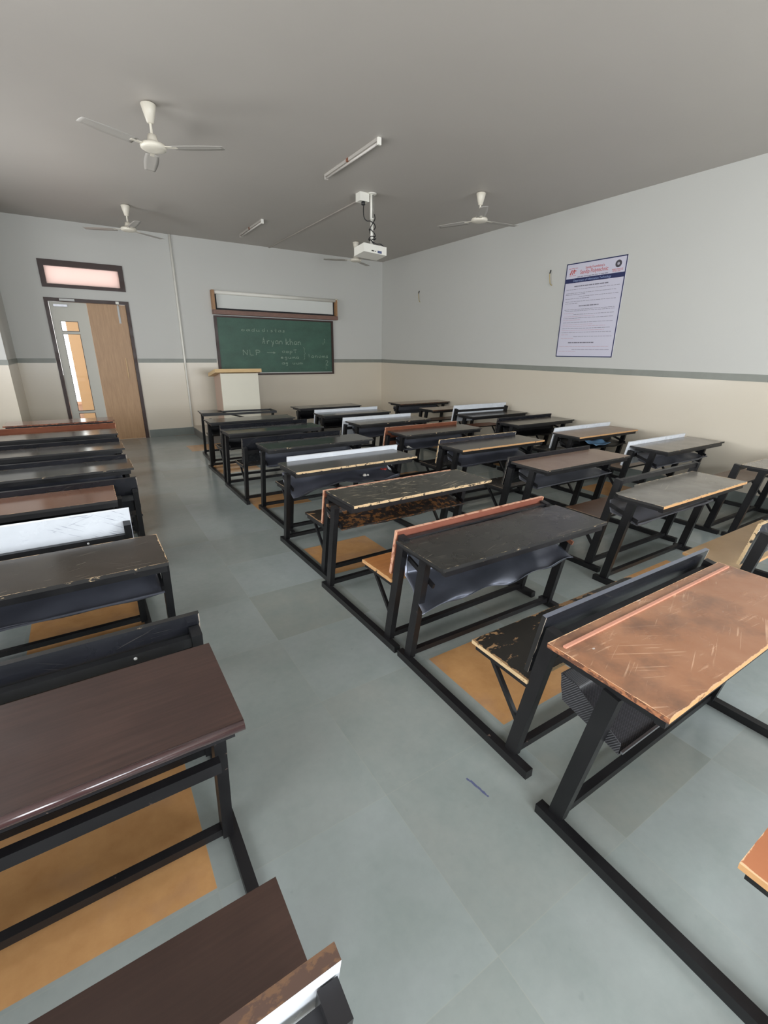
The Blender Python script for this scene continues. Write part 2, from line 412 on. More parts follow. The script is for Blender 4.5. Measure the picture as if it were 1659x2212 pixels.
# transom window
mb = MB()
x0, x1, z0, z1 = TRAN; f = .075
for a, b in (((x0, z0), (x1, z0+.055)), ((x0, z1-.09), (x1, z1)), ((x0, z0+.055), (x0+f, z1-.09)), ((x1-f, z0+.055), (x1, z1-.09))):
    mb.box((a[0], YB-.02, a[1]), (b[0], YB+.1, b[1]))
mb.bevel(.004)
w1 = struct(build(mb, 'window_1', M['frame']))
def frosted():
    s = NT('frosted_glass'); s.t.nodes.remove(s.b)
    tr = s.n('ShaderNodeBsdfTranslucent'); tr.inputs[0].default_value = lin((240, 226, 223))
    gl = s.n('ShaderNodeBsdfGlossy'); gl.inputs['Roughness'].default_value = .3
    mx = s.n('ShaderNodeMixShader'); mx.inputs[0].default_value = .06
    s.l(tr.outputs[0], mx.inputs[1]); s.l(gl.outputs[0], mx.inputs[2]); s.l(mx.outputs[0], s.out.inputs[0]); return s.m
def clear():
    s = NT('clear_glass'); s.t.nodes.remove(s.b)
    tr = s.n('ShaderNodeBsdfTransparent'); tr.inputs[0].default_value = (.93, .95, .94, 1)
    gl = s.n('ShaderNodeBsdfGlossy'); gl.inputs['Roughness'].default_value = .02
    fr = s.n('ShaderNodeFresnel'); fr.inputs[0].default_value = 1.45
    mx = s.n('ShaderNodeMixShader'); s.l(fr.outputs[0], mx.inputs[0])
    s.l(tr.outputs[0], mx.inputs[1]); s.l(gl.outputs[0], mx.inputs[2]); s.l(mx.outputs[0], s.out.inputs[0]); return s.m
M['frost'], M['glass'] = frosted(), clear()
build(MB().box((x0+f-.005, YB+.035, z0+.05), (x1-f+.005, YB+.041, z1-.085)), 'window_pane', M['frost'], w1)

# door: frame, glazed left leaf, veneered right leaf
x0, x1, z0, z1 = DOOR; f = .055
mb = MB()
mb.box((x0, YB-.02, 0), (x0+f, YB+.12, z1)); mb.box((x1-f, YB-.02, 0), (x1, YB+.12, z1)); mb.box((x0+f, YB-.02, z1-f), (x1-f, YB+.12, z1))
mb.bevel(.004)
d1 = struct(build(mb, 'door_1', M['frame']))
xl0, xl1 = x0+f+.004, .288
panes = [(-.147, .112, 1.94, 2.105), (-.147, .112, .575, 1.90), (-.147, .112, .13, .535)]
mb = MB(); yl = YB+.03
mb.box((xl0, yl, .006), (panes[0][0], yl+.04, z1-f-.004)); mb.box((panes[0][1], yl, .006), (xl1, yl+.04, z1-f-.004))
zz = [.006, .13, .535, .575, 1.90, 1.94, 2.105, z1-f-.004]
for a, b in zip(zz[0::2], zz[1::2]): mb.box((panes[0][0], yl, a), (panes[0][1], yl+.04, b))
leaf = build(mb, 'door_leaf', M['leafwhite'], d1); leaf['label'] = 'pale left leaf with glass panes'
for p in panes:
    build(MB().box((p[0], yl+.017, p[2]), (p[1], yl+.023, p[3])), 'glass_pane', M['glass'], leaf)
mb = MB()
for p in panes:
    t = .008
    mb.box((p[0], yl-.004, p[2]), (p[0]+t, yl, p[3])).box((p[1]-t, yl-.004, p[2]), (p[1], yl, p[3])).box((p[0]+t, yl-.004, p[2]), (p[1]-t, yl, p[2]+t)).box((p[0]+t, yl-.004, p[3]-t), (p[1]-t, yl, p[3]))
build(mb, 'glazing_bead', M['frame'], leaf)
leaf = build(MB().box((xl1+.003, yl-.006, .006), (x1-f-.004, yl+.034, z1-f-.004)).bevel(.003), 'door_leaf', M['veneer'], d1)
leaf['label'] = 'right leaf in light wood veneer'
build(MB().box((.752, yl-.028, 1.14), (.764, yl-.006, 1.50)).bevel(.003), 'door_handle', M['lecternwood'], leaf)
build(MB().box((.752, yl-.018, 2.10), (.785, yl-.006, 2.39)).box((.762, yl-.03, 2.12), (.774, yl-.018, 2.44)).bevel(.002), 'tower_bolt', M['upvc'], leaf)
build(MB().box((-.1, YB-.05, z1-.045), (.12, YB-.02, z1-.012)).bevel(.004), 'door_closer_arm', M['upvc'], d1)
build(MB().box((-.2, yl-.03, 2.335), (.0, yl-.0, 2.37)).bevel(.004), 'door_closer', M['steel'], d1)
build(MB().box((.74, YB-.03, z1-.05), (.79, YB-.02, z1-.01)), 'bolt_keeper', M['white'], d1)
# room windows behind and to the left of the camera (daylight); leftmost rear pair added for edge highlights
def room_window(n, horizontal, a, b, z0, z1, pos):
    mb = MB(); f = .05
    def bx(u0, u1, w0, w1):
        if horizontal: mb.box((u0, pos-.06, w0), (u1, pos-.01, w1))
        else: mb.box((pos-.06, u0, w0), (pos-.01, u1, w1))
    bx(a, b, z0, z0+f); bx(a, b, z1-f, z1)
    k = 3
    for i in range(k+1):
        c = a+(b-a-f)*i/k; bx(c, c+f, z0+f, z1-f)
    o = struct(build(mb, 'window_%d' % n, M['upvc']))
    mb = MB()
    if horizontal: mb.box((a+.01, pos-.038, z0+.01), (b-.01, pos-.032, z1-.01))
    else: mb.box((pos-.038, a+.01, z0+.01), (pos-.032, b-.01, z1-.01))
    build(mb, 'window_pane', M['glass'], o)
n = 2
for h in LW: room_window(n, False, h[0], h[1], h[2], h[3], XL); n += 1
for h in RW: room_window(n, True, h[0], h[1], h[2], h[3], YF); n += 1
# corridor outside the door
struct(build(MB().box((-3, YB+.2, -.1), (3, 12.4, 0)), 'corridor_floor', M['skirt']))
struct(build(MB().box((-2.2, 12.25, 0), (1.6, 12.4, .52)).box((-2.2, 12.22, .50), (1.6, 12.43, .56)), 'corridor_parapet', M['pinkpar']))
struct(build(MB().box((-.085, 11.7, 0), (.9, 12.15, 3.4)), 'corridor_pillar', M['peach']))
struct(build(MB().box((-3, YB+.2, 3.25), (3, 12.5, 3.4)), 'corridor_shade_slab', M['ceil']))  # unseen slab added to shade the corridor pillar and the transom
mb = MB()
for z in (.66, .74, .84, 1.02, 1.10): mb.beam((-2.0, 12.32, z), (.2, 12.32, z), .018, .018)
for k in range(16): mb.beam((-2+.14*k, 12.32, .56), (-2+.14*k, 12.32, 1.12), .014, .014)
tag(build(mb, 'balcony_railing', M['dark']), 'thin dark metal railing outside, seen through the door glass', 'railing')

# ================================================================== SCHOOL DESKS
cache = {}
def cached(key, fn, mats, name):
    k = (key, tuple(m.name for m in mats))
    if k not in cache: cache[k] = fn().mesh(name, list(mats))
    return cache[k]

RXO = .578                               # post centre from desk middle
ZT = .71                                 # desk top height
def rect(hx, hy, notch=None):
    p = [(-hx, -hy), (hx, -hy), (hx, hy), (-hx, hy)]
    if notch == 'M1':   # strip broken off the far left of the top
        p = [(-hx, -hy), (hx, -hy), (hx, hy-.035), (.505, hy-.034), (.49, hy-.004), (.34, hy), (.27, hy-.02), (.12, hy-.032), (-.1, hy-.035), (-.45, hy-.03), (-hx, hy-.012)]
    if notch == 'R1':
        p = [(-hx, -hy), (hx, -hy), (hx, hy), (-.27, hy), (-.33, hy-.035), (-hx+.03, hy-.05), (-hx, hy-.09)]
    if notch == 'M7':   # only a broken piece left
        p = [(-hx, -hy), (-.30, -hy), (-.36, -.05), (-.27, .06), (-.33, hy), (-hx, hy)]
    return p
def m_top(kind, notch):
    def f():
        mb = MB(); mb.prism(rect(.625, .205, notch), -.018 if kind != 'bull' else -.025, 0, 0, 1, 2)
        return mb.bevel(.0025, 2)
    return f
def lean(z, y0, y1, za=.04, zb=.70): return y0+(y1-y0)*(z-za)/(zb-za)

def tray_fn(kind, seed):
    rnd = random.Random(seed); ph = [rnd.uniform(0, 6) for _ in range(6)]
    amp = {'sheet': .006, 'bent': .012, 'mesh': 0.0, 'rust': .004, 'sag': .01}[kind]
    prof = [(.075, .635), (.07, .585), (.055, .545), (-.03, .53), (-.10, .515), (-.155, .505), (-.165, .518)]
    if kind == 'sag': prof = [(.075, .635), (.065, .58), (.04, .55), (-.04, .53), (-.10, .51), (-.155, .50), (-.168, .512)]
    if kind == 'mesh': prof = [(.09, .60), (.085, .55), (.07, .50), (-.01, .478), (-.08, .462), (-.15, .447), (-.158, .46)]
    def fn(u, v):
        t = v*(len(prof)-1); i = min(int(t), len(prof)-2); q = t-i
        y = prof[i][0]*(1-q)+prof[i+1][0]*q; z = prof[i][1]*(1-q)+prof[i+1][1]*q
        x = -.555+1.11*u
        w = amp*(math.sin(9*u+ph[0]+3*v)+.7*math.sin(23*u+ph[1]+7*v)+.5*math.sin(14*v+ph[2]+5*u))
        z += w*(.3+v)
        if kind == 'bent':
            dr = max(0, 1-u*1.5)
            z -= .10*v+.015*dr; x -= .06*dr*v; y += .02*dr
            z += .02*math.exp(-((u-.72)/.12)**2)*v
        if kind == 'sag':
            z -= .035*max(0, 1-u*3)*v; z += .02*math.sin(PI*u)*v
        return (x, y, z)
    return fn
def m_tray(kind, seed):
    def f():
        mb = MB(); mb.grid(tray_fn(kind, seed), 48, 18); mb.thicken(.002)
        if kind == 'mesh':
            for sx in (-1, 1):
                pts = [(.09, .60), (.07, .50), (-.15, .447), (-.15, .49), (.03, .595)]
                n = len(pts); x = sx*.556
                v = [mb.bm.verts.new((x-.0015, a, b)) for a, b in pts]+[mb.bm.verts.new((x+.0015, a, b)) for a, b in pts]
                mb.bm.faces.new(v[:n]); mb.bm.faces.new(v[n:][::-1])
                for i in range(n): mb.bm.faces.new((v[i], v[(i+1) % n], v[n+(i+1) % n], v[n+i]))
        return mb
    return f

def desk(key, cx, y, label, top='t_black', edge='e_half', seat='s_black', seatedge='e_dark', panel='p_black', pedge='e_dark',
         tray='sheet', traymat='sheet', notch=None, rot=0.0, topdx=.03, frame='black', dz=0.0, bull=False, strip=None, gap_ahead=None, short=False, pdz=0.0, pth=None, pt=None, rz=None, fr=None):
    # gap_ahead: distance to the desk in front and whether its back posts end under this top
    front = .155
    if gap_ahead: front = min(front, gap_ahead[0]-(.862 if gap_ahead[1] else .925))
    if fr: front = fr
    tdy = front-.205
    ptop = pt or (.655 if short else (.70+pdz))
    group = 'two-seater school desks in rows'
    D = thing('school_desk', label, 'desk', (cx, y, 0), math.radians(rot), group)
    fm = [M[frame]]
    for sx in (-1, 1):
        link('floor_rail', cached('rail', lambda: MB().box((-.019, -.885, 0), (.019, .068, .04)).bevel(.003), fm, 'floor_rail'), D, (sx*.597, 0, 0))
        link('desk_leg', cached('dleg%.2f' % dz, lambda: MB().beam((0, 0, .038), (0, -.108, .667+dz), .036, .055).bevel(.003), fm, 'desk_leg'), D, (sx*RXO, 0, 0))
        link('back_leg', cached('bleg%.2f' % ptop, lambda: MB().beam((0, -.772, .038), (0, lean(ptop, -.772, -.892), ptop), .036, .055).bevel(.003), fm, 'back_leg'), D, (sx*RXO, 0, 0))
        link('seat_strut', cached('strut', lambda: MB().beam((0, -.60, .405), (0, -.772, .20), .018, .02).bevel(.002), fm, 'seat_strut'), D, (sx*(RXO-.005), 0, 0))
        link('seat_arm', cached('sarm', lambda: MB().box((-.016, -.815, .40), (.016, -.52, .426)).bevel(.002), fm, 'seat_arm'), D, (sx*RXO, 0, 0))
        link('crossbar', cached('xbar', lambda: MB().box((-.5605, -.016, .042), (.5605, .016, .072)).bevel(.002), fm, 'crossbar'), D, (0, -.004 if sx < 0 else -.78, 0))
    # frame under the top
    def tf():
        mb = MB(); mb.box((-.60, .08, .664), (.60, .11, .692)); mb.box((-.60, -.243, .658), (.60, -.213, .692))
        mb.box((-.60, -.213, .664), (-.57, .08, .692)); mb.box((.57, -.213, .664), (.60, .08, .692))
        return mb.bevel(.002)
    link('top_frame', cached('tframe', tf, fm, 'top_frame'), D, (topdx*.6, tdy+.05, dz))
    tm = [M[top], M[edge], M[edge] if bull else M['e_orange_side'] if strip else M['e_dark']]
    t = link('tabletop', cached(('top', bull, notch), m_top('bull' if bull else '', notch), tm, 'tabletop'), D, (topdx, tdy, ZT+dz))
    if bull:
        link('edge_moulding', cached('bull', lambda: MB().tube([(-.624, 0, 0), (.624, 0, 0)], .0138, 20), [M['e_choc']], 'edge_moulding'), t, (0, -.205, -.0125))
    if strip:
        link('pencil_strip', cached('pstrip', lambda: MB().box((-.60, -.006, 0), (.60, .006, .007)).bevel(.002), [M[strip]], 'pencil_strip'), t, (0, .155, .0))
        t.children[0]['label'] = 'pink beading strip'
    if notch == 'M7':
        link('broken_bar', cached('bbar', lambda: MB().beam((-.30, .02, .69), (.05, -.28, .615), .03, .012).bevel(.002), fm, 'broken_bar'), D)
    # seat
    sm = [M[seat], M[seatedge]]
    link('seat', cached('seat', lambda: MB().prism(rect(.605, .158), -.018, 0, 0, 1).bevel(.0025), sm, 'seat'), D, (0, -.662, .445))
    # backrest
    ang = math.atan2(.12, .667)
    pc = Vector((0, lean(.615, -.772, -.892)+.048, .615))
    zr = rz or (.60 if short else .662)+pdz
    if panel:
        pm = [M[panel], M[pedge], M['e_dark'] if pedge == 'e_shine' else M[pedge]]
        th = pth or .009
        p = link('backrest', cached('panel%.3f' % th, lambda: MB().prism(rect(.602, .137), -.009, -.009+2*th, 0, 1, 2, 2).bevel(.002), pm, 'backrest'), D, pc+Vector((0, -pdz*.18, pdz)), (PI/2+ang, 0, 0))
    link('back_rail', cached('brail', lambda: MB().box((-.5605, -.016, -.018), (.5605, .014, .018)).bevel(.002), fm, 'back_rail'), D, (0, lean(zr, -.772, -.892), zr))
    if panel and y < 4.2:
        for bx in (-.36, .38):
            link('bolt', cached('bolt', lambda: MB().lathe([(.006, 0), (.006, .003), (.003, .005)], seg=10), [M['bolt']], 'bolt'), D, (bx, lean(zr, -.772, -.892)-.016, zr+.003), (PI/2, 0, 0))
    if tray == 'bars':
        for k, (yy, zz) in enumerate(((-.19, .532),)):
            link('tray_bar', cached('tbar', lambda: MB().box((-.56, -.014, -.019), (.56, .014, .019)).bevel(.003), fm, 'tray_bar'), D, (0, yy, zz))
    elif tray:
        tr = link('book_tray', cached(('tray', tray, key if tray in ('bent', 'sag') else len(key)+ord(key[-1]) % 3), m_tray(tray, key), [M[traymat]], 'book_tray'), D, (0, 0, dz))
        link('tray_rim', cached('trim', lambda: MB().beam((-.556, 0, 0), (.556, 0, 0), .008, .008, (0, 1, 0)), [M['steel'] if tray == 'mesh' else M[traymat]], 'tray_rim'), tr, (0, -.158, .461) if tray == 'mesh' else (0, -.165, .519)) if tray in ('mesh', 'sheet', 'rust') else None
        for sx in (-1, 1) if tray != 'mesh' else ():
            link('tray_bracket', cached('tbrk', lambda: MB().beam((0, .075, .60), (0, -.15, .53), .012, .026).bevel(.002), [M['rust'] if key == 'M1' and sx > 0 else M[frame]], 'tray_bracket'), D, (sx*(RXO-.027 if sx < 0 else RXO-.027), 0, dz))
    return D

SPEC = []
def d(key, *a, **k): SPEC.append((key, a, k))
# ---- column right of the aisle
d('M0', 1.8, 0.69, 'orange-brown topped desk nearest the camera right of the aisle, with black perforated tray', top='t_orange', edge='e_orange', seat='s_orange', seatedge='e_orange', panel=None, tray='mesh', traymat='mesh', strip='pink_strip', frame='black', topdx=0.03)
d('M1', 1.885, 1.75, 'black desk with crumpled hanging metal tray and scraped black seat, behind the orange-brown top', top='t_black', edge='e_half', seat='s_worn', seatedge='e_pale', panel='p_black', pedge='e_shine', tray='bent', traymat='sheet_bright', notch='M1', frame='black_worn', rot=-.5, topdx=0.0, fr=.105)
d('M2', 1.868, 2.745, 'badly scarred black desk with pale chipped front edge, plain tan wood seat and salmon backrest', top='t_blackscr', edge='e_pale', seat='s_wood', seatedge='e_orange', panel='p_red', pedge='e_salmon', tray='rust', traymat='sheet_rust', frame='black_worn', rot=1.0, topdx=0.10, pt=.725, rz=.70)
d('M3', 1.918, 3.745, 'black desk right of the aisle with a red wrapper in its crumpled tray', top='t_glossblack', edge='e_pale', seat='s_worn', seatedge='e_dark', panel='p_red', pedge='e_salmon', tray='sag', traymat='sheet', rot=1.0, topdx=0.06, short=True, pdz=-.04)
d('M4', 2.04, 4.75, 'glossy black desk right of the aisle whose white backrest rises behind the wrapper desk', top='t_glossblack', edge='e_half', seat='s_black', panel='p_white', pedge='e_white', rot=.5, topdx=0.06, short=True)
d('M5', 1.96, 5.87, 'all-black desk right of the aisle with wide black backrest, third from the front', top='t_glossblack', edge='e_dark', seat='s_black', panel='p_black', tray='sheet', traymat='black', topdx=0.04, short=True)
d('M6', 1.995, 6.96, 'black desk beside the aisle just behind the broken-topped frame', top='t_dark', edge='e_dark', seat='s_black', panel='p_black', traymat='black', topdx=0.02, short=True)
d('M7', 2.13, 7.98, 'broken desk by the lectern with only a jagged piece of top on an open frame', top='t_dark', edge='e_dark', seat='s_black', panel=None, tray=None, notch='M7', rot=-3, topdx=0.02)
# ---- second column from the right wall
d('R1', 3.72, 1.755, 'worn grey desk with broken corner and light tan bench board, beside the orange-brown top', top='t_gray', edge='e_orange', seat='s_tan', seatedge='e_orange', panel='p_chip', pedge='e_pale', tray='sheet', traymat='sheet_gray', notch='R1', topdx=0)
d('R2', 3.85, 2.75, 'brown laminate desk with bare back rail, no backrest panel and brown bench seat', top='t_brown', edge='e_half', seat='s_brown', seatedge='e_dark', panel=None, tray='rust', traymat='sheet_gray', topdx=0.0, pt=.775, rz=.755)
d('R3', 3.81, 3.73, 'dark worn desk with long orange-wood front edge, ahead of the brown laminate top', top='t_dark', edge='e_orange', seat='s_black', panel='p_black', pedge='e_half', tray='sheet', traymat='sheet', rot=-.5, topdx=0, short=True)
d('R4', 3.81, 4.75, 'dark brown peeled desk with battered blue-black chipped backrest and paper scrap in tray', top='t_dark', edge='e_half', seat='s_black', panel='p_chip', pedge='e_pale', tray='sheet', traymat='sheet', topdx=0, short=True)
d('R5', 3.74, 5.78, 'grey-topped desk whose dark red-brown backrest stands before the peeled brown desk', top='t_graybrown', edge='e_half', seat='s_black', panel='p_redbrown', pedge='e_salmon', tray='sheet', traymat='sheet', rot=1, topdx=0, short=True)
d('R6', 3.71, 6.84, 'dark desk with long white backrest in the second column from the wall, nearer of two', top='t_dark', edge='e_dark', seat='s_black', panel='p_white', pedge='e_white', traymat='black', topdx=0, short=True)
d('R7', 3.74, 7.9, 'frontmost dark desk right of the broken frame, white backrest, below the blackboard corner', top='t_dark', edge='e_dark', seat='s_black', panel='p_white', pedge='e_white', traymat='black', topdx=0, short=True)
# ---- column along the right wall
d('Q1', 5.63, 1.66, 'grey glossy desk cut off by the right picture edge, against the right wall', top='t_gray', edge='e_half', seat='s_tan', panel=None, tray=None, topdx=0, short=True)
d('Q2', 5.62, 2.64, 'grey-brown topped desk with grey tray beside the right wall, no backrest panel', top='t_graybrown', edge='e_half', seat='s_brown', panel=None, tray='sheet', traymat='sheet_gray', topdx=0)
d('Q3', 5.58, 3.63, 'brown desk by the right wall with a blue plastic sheet in its tray', top='t_brown', edge='e_orange', seat='s_brown', panel='p_white', pedge='e_white', tray='sheet', traymat='black', topdx=0, short=True)
d('Q4', 5.68, 4.69, 'dark desk by the right wall, white backrest behind it and black backrest ahead', top='t_dark', edge='e_dark', seat='s_black', panel='p_white', pedge='e_white', traymat='black', topdx=0, short=True)
d('Q5', 5.72, 5.74, 'dark wall-side desk with tall black backrest, just behind the propped white panel', top='t_dark', edge='e_dark', seat='s_black', panel='p_black', tray=None, topdx=0.0, short=True)
d('Q6', 5.7, 6.73, 'brown wall-side desk with white framed backrest and reddish seat, second from the front', top='t_redbrown', edge='e_brown', seat='s_redbrown', panel='p_white', pedge='e_white', tray=None, topdx=0, pdz=.09)
d('Q7', 5.74, 7.72, 'frontmost brown desk in the far right corner of the room', top='t_redbrown', edge='e_brown', seat='s_brown', panel=None, tray='sheet', traymat='sheet_gray', topdx=0)
# ---- column left of the aisle
d('L1', -0.41, 1.278, 'chocolate wood-grain desk with rounded front edge, largest desk left of the aisle', top='t_choc', edge='e_choc', seat='s_choc', seatedge='e_choc', panel='p_white', pedge='e_brown', tray='bars', bull=True, topdx=0, frame='black_worn', pth=.013)
d('L2', -0.385, 2.44, 'dark glossy desk left of the aisle with black ledged backrest facing the wood-grain top', top='t_dark', edge='e_half', seat='s_black', panel='p_black', pedge='e_half', tray='rust', traymat='sheet', topdx=-.04)
d('L3', -0.5, 3.70, 'brown desk left of the aisle with scribbled white backrest facing the camera', top='t_redbrown', edge='e_dark', seat='s_black', panel='p_scribble', pedge='e_white', topdx=-.06, tray='sheet', traymat='black', pt=.73, rz=.645, pdz=.055)
d('L4', -0.38, 4.655, 'black glossy desk left of the aisle, its broad black backrest above the scribbled white one', top='t_glossblack', edge='e_half', seat='s_black', panel='p_black', topdx=0, short=True)
d('L5', -0.375, 5.58, 'third desk from the front left of the aisle, dark top with black backrest', top='t_dark', edge='e_dark', seat='s_black', panel='p_black', topdx=0, short=True)
d('L6', -0.37, 6.55, 'second desk from the front left of the aisle, just behind the reddish backrest', top='t_dark', edge='e_dark', seat='s_black', panel='p_black', topdx=0, short=True)
d('L7', -0.33, 7.79, 'frontmost desk left of the aisle, brown top with reddish backrest, near the door', top='t_redbrown', edge='e_red', seat='s_brown', panel='p_redbrown', pedge='e_red', topdx=0, short=True)

for key, a, k in SPEC:
    ahead = [(q[1][1]-a[1], bool(q[2].get('short'))) for q in SPEC if q[0][0] == key[0] and q[1][1] > a[1]]
    desk(key, *a, gap_ahead=min(ahead) if ahead else None, **k)

# ---- loose things on the desks
mb = MB(); r_ = random.Random(3)
mb.grid(lambda u, v: (-.19+.38*u, -.10+.2*v, .012*math.sin(6*u+1)+.010*math.sin(9*v+2*u)+.012), 18, 12); mb.thicken(.003)
tag(build(mb, 'plastic_sheet', plain('blue_plastic', (120, 160, 196), .3, .15, 12), loc=(5.62, 3.58, .545), rot=(math.radians(12), 0, .1)), 'crumpled blue plastic sheet in the tray of the brown desk by the wall', 'plastic sheet')
mb = MB(); mb.tube([(0,0,0), (0,.01,.07), (.02,.02,.085), (.11,.02,.085), (.13,.01,.07), (.13,0,0)], .003, 6)
tag(build(mb, 'wire_loop', M['cable'], loc=(5.18, 3.61, .545)), 'thin black wire loop beside the blue plastic sheet', 'wire')
mb = MB(); mb.grid(lambda u, v: (-.03+.06*u, -.02+.04*v, .012+.008*math.sin(8*u)*math.cos(7*v)), 8, 6); mb.thicken(.003)
tag(build(mb, 'wrapper', plain('red_wrapper', (196, 70, 66), .35, .1, 30), loc=(2.36, 3.70, .555)), 'small red wrapper in the crumpled tray of a black desk', 'wrapper')
for k, (px, py, pz, s) in enumerate(((2.12, 3.66, .535, .02), (2.155, 3.66, .535, .014))):
    tag(build(MB().lathe([(.001, 0), (s*.8, .004), (s, s*.6), (s*.5, s*1.2), (.002, s*1.3)], seg=9), 'paper_ball', M['white'], loc=(px, py, pz)), 'tiny white paper ball nearest the red wrapper' if k else 'larger white paper ball in the tray with the red wrapper', 'paper', 'paper balls in the crumpled tray')
mb = MB(); mb.grid(lambda u, v: (-.04+.08*u*(1-.4*v), -.03+.06*v, .02+.012*math.sin(5*u+3*v)), 8, 8); mb.thicken(.002)
tag(build(mb, 'paper_scrap', M['white'], loc=(3.33, 4.64, .51)), 'white paper scrap at the left end of the peeled desk tray', 'paper')
mb = MB()
for a, b in (((-.09, -.03), (.1, .05)), ((.1, .05), (.12, -.04)), ((.12, -.04), (-.09, -.03))): mb.beam((a[0], a[1], .006), (b[0], b[1], .006), .012, .012, (0, 0, 1))
tag(build(mb, 'paper_fold', M['white'], loc=(3.72, 3.03, .4455)), 'folded white paper triangle on the seat ahead of the brown laminate desk', 'paper')

# ================================================================== FRONT WALL
def chalk_mat():
    s = NT('chalk'); n = s.noise(s.obj(), 130, 3)
    return s.set(s.mix(s.ramp(n, .42, .62), lin((70, 108, 92)), lin((192, 204, 190))), .9)
def board_mat():
    s = NT('green_board'); v = s.obj(); n = s.noise(s.vmath('MULTIPLY', v, (1, 1, 2)), 2.2, 6, .6); n2 = s.noise(v, 30, 4)
    c = s.mix(s.ramp(n, .35, .72), lin((42, 78, 64)), lin((56, 96, 80)))
    return s.set(s.mix(s.math('MULTIPLY', n2, .18), c, lin((110, 132, 120))), .48)
M['chalk'], M['board'] = chalk_mat(), board_mat()
B = thing('blackboard', 'green chalkboard with white handwriting on the front wall', 'chalkboard', (3.74, YB, 1.74))
hw, hh = 1.315, .575
build(MB().box((-hw+.05, -.03, -hh+.035), (hw-.05, -.008, hh-.03)), 'writing_surface', M['board'], B)
mb = MB(); mb.box((-hw, -.045, -hh), (-hw+.05, 0, hh)).box((hw-.05, -.045, -hh), (hw, 0, hh)).box((-hw+.05, -.045, -hh), (hw-.05, 0, -hh+.035)).box((-hw+.05, -.045, hh-.03), (hw-.05, 0, hh)).bevel(.003)
build(mb, 'board_frame', M['frame'], B)
build(MB().box((-.7, -.07, -hh+.036), (hw-.06, -.0305, -hh+.052)).bevel(.002), 'chalk_ledge', M['upvc'], B)
G = {'a': [[(.8,.75),(.3,.8),(.1,.4),(.3,.05),(.75,.3),(.8,.8),(.82,.0)]], 'n': [[(.1,.75),(.12,0)],[(.12,.5),(.45,.8),(.75,.6),(.8,0)]], 'r': [[(.15,.75),(.15,0)],[(.15,.45),(.45,.8),(.75,.72)]],
     'k': [[(.1,1.5),(.1,0)],[(.75,.8),(.15,.4),(.8,0)]], 'h': [[(.1,1.5),(.1,0)],[(.1,.5),(.45,.8),(.75,.55),(.78,0)]], 'y': [[(.1,.8),(.45,.2)],[(.8,.8),(.3,-.6)]],
     'A': [[(.05,0),(.35,1.5),(.55,.0)],[(.1,.5),(.55,.5)]], 'N': [[(.1,0),(.1,1.4),(.75,0),(.8,1.4)]], 'L': [[(.15,1.4),(.15,0),(.7,0)]], 'P': [[(.1,0),(.12,1.4),(.7,1.3),(.75,.8),(.12,.65)]],
     'o': [[(.5,.8),(.15,.55),(.2,.1),(.6,.05),(.8,.5),(.5,.8)]], 'd': [[(.7,.7),(.3,.75),(.1,.35),(.35,0),(.7,.2)],[(.75,1.5),(.75,0)]], 'i': [[(.4,.8),(.42,0)]], 's': [[(.7,.75),(.3,.7),(.3,.45),(.7,.35),(.6,.05),(.15,.05)]],
     't': [[(.4,1.3),(.4,.1),(.7,.05)],[(.1,.8),(.75,.85)]], 'p': [[(.15,.8),(.12,-.6)],[(.15,.6),(.5,.8),(.75,.5),(.5,.1),(.15,.15)]], 'e': [[(.15,.4),(.75,.45),(.6,.8),(.2,.7),(.15,.2),(.5,.0),(.8,.15)]],
     'u': [[(.1,.8),(.15,.1),(.6,.1),(.7,.8),(.75,0)]], 'g': [[(.7,.75),(.25,.75),(.15,.3),(.6,.25),(.7,.8),(.65,-.5),(.2,-.55)]], '-': [[(0,.45),(1.1,.4)],[(.85,.6),(1.15,.38),(.85,.15)]],
     '1': [[(.4,1.2),(.4,0)]], '2': [[(.1,1),(.5,1.2),(.75,.85),(.1,0),(.85,0)]], '}': [[(.1,1.8),(.4,1.5),(.35,.7),(.65,.4),(.35,.1),(.4,-.8),(.1,-1.1)]], 'm': [[(.05,.75),(.07,0)],[(.07,.5),(.3,.8),(.45,.5),(.46,0)],[(.46,.5),(.7,.8),(.88,.5),(.9,0)]], '|': [[(.4,1.4),(.5,.2)]], 'T': [[(.05,1.3),(.9,1.35)],[(.5,1.3),(.5,0)]], ' ': []}
def write(mb, text, x, z, h, w, sw=.012):
    for ch in text:
        for st in G.get(ch, []):
            for a, b in zip(st, st[1:]):
                mb.beam((x+a[0]*w, -.0312, z+a[1]*h), (x+b[0]*w, -.0312, z+b[1]*h), sw, .0012, (0, 0, 1) if abs(a[0]-b[0]) > abs(a[1]-b[1])*.5 else (1, 0, 0))
        x += w*1.05
mb = MB()
def bxz(px, py): return ((px-596.5)/(719-474)*2.62, (744-py)/(808-694)*1.10)
write(mb, 'oadu', -.80, .30, .045, .10, .008); write(mb, 'distas', -.36, .30, .05, .085, .009)
write(mb, 'Aryan', -.36, .06, .085, .088, .013); write(mb, 'khan', .16, .05, .085, .088, .013)
write(mb, 'NLP', -.80, -.17, .075, .13, .011); write(mb, '-', -.28, -.15, .08, .17, .010)
write(mb, 'aepT', .06, -.12, .05, .085, .010); write(mb, 'eguma', .02, -.24, .045, .085, .010); write(mb, 'ag uum', .04, -.36, .045, .08, .010)
write(mb, '}', .56, -.16, .09, .08, .007); write(mb, '|onoms', .66, -.22, .06, .085, .009)
write(mb, '2', 1.10, -.38, .09, .09, .010); write(mb, '1', 1.06, .10, .08, .09, .009); write(mb, '1', 1.02, .06, .04, .09, .008); write(mb, '1', 1.08, -.48, .06, .08, .006)
build(mb, 'chalk_text', M['chalk'], B)
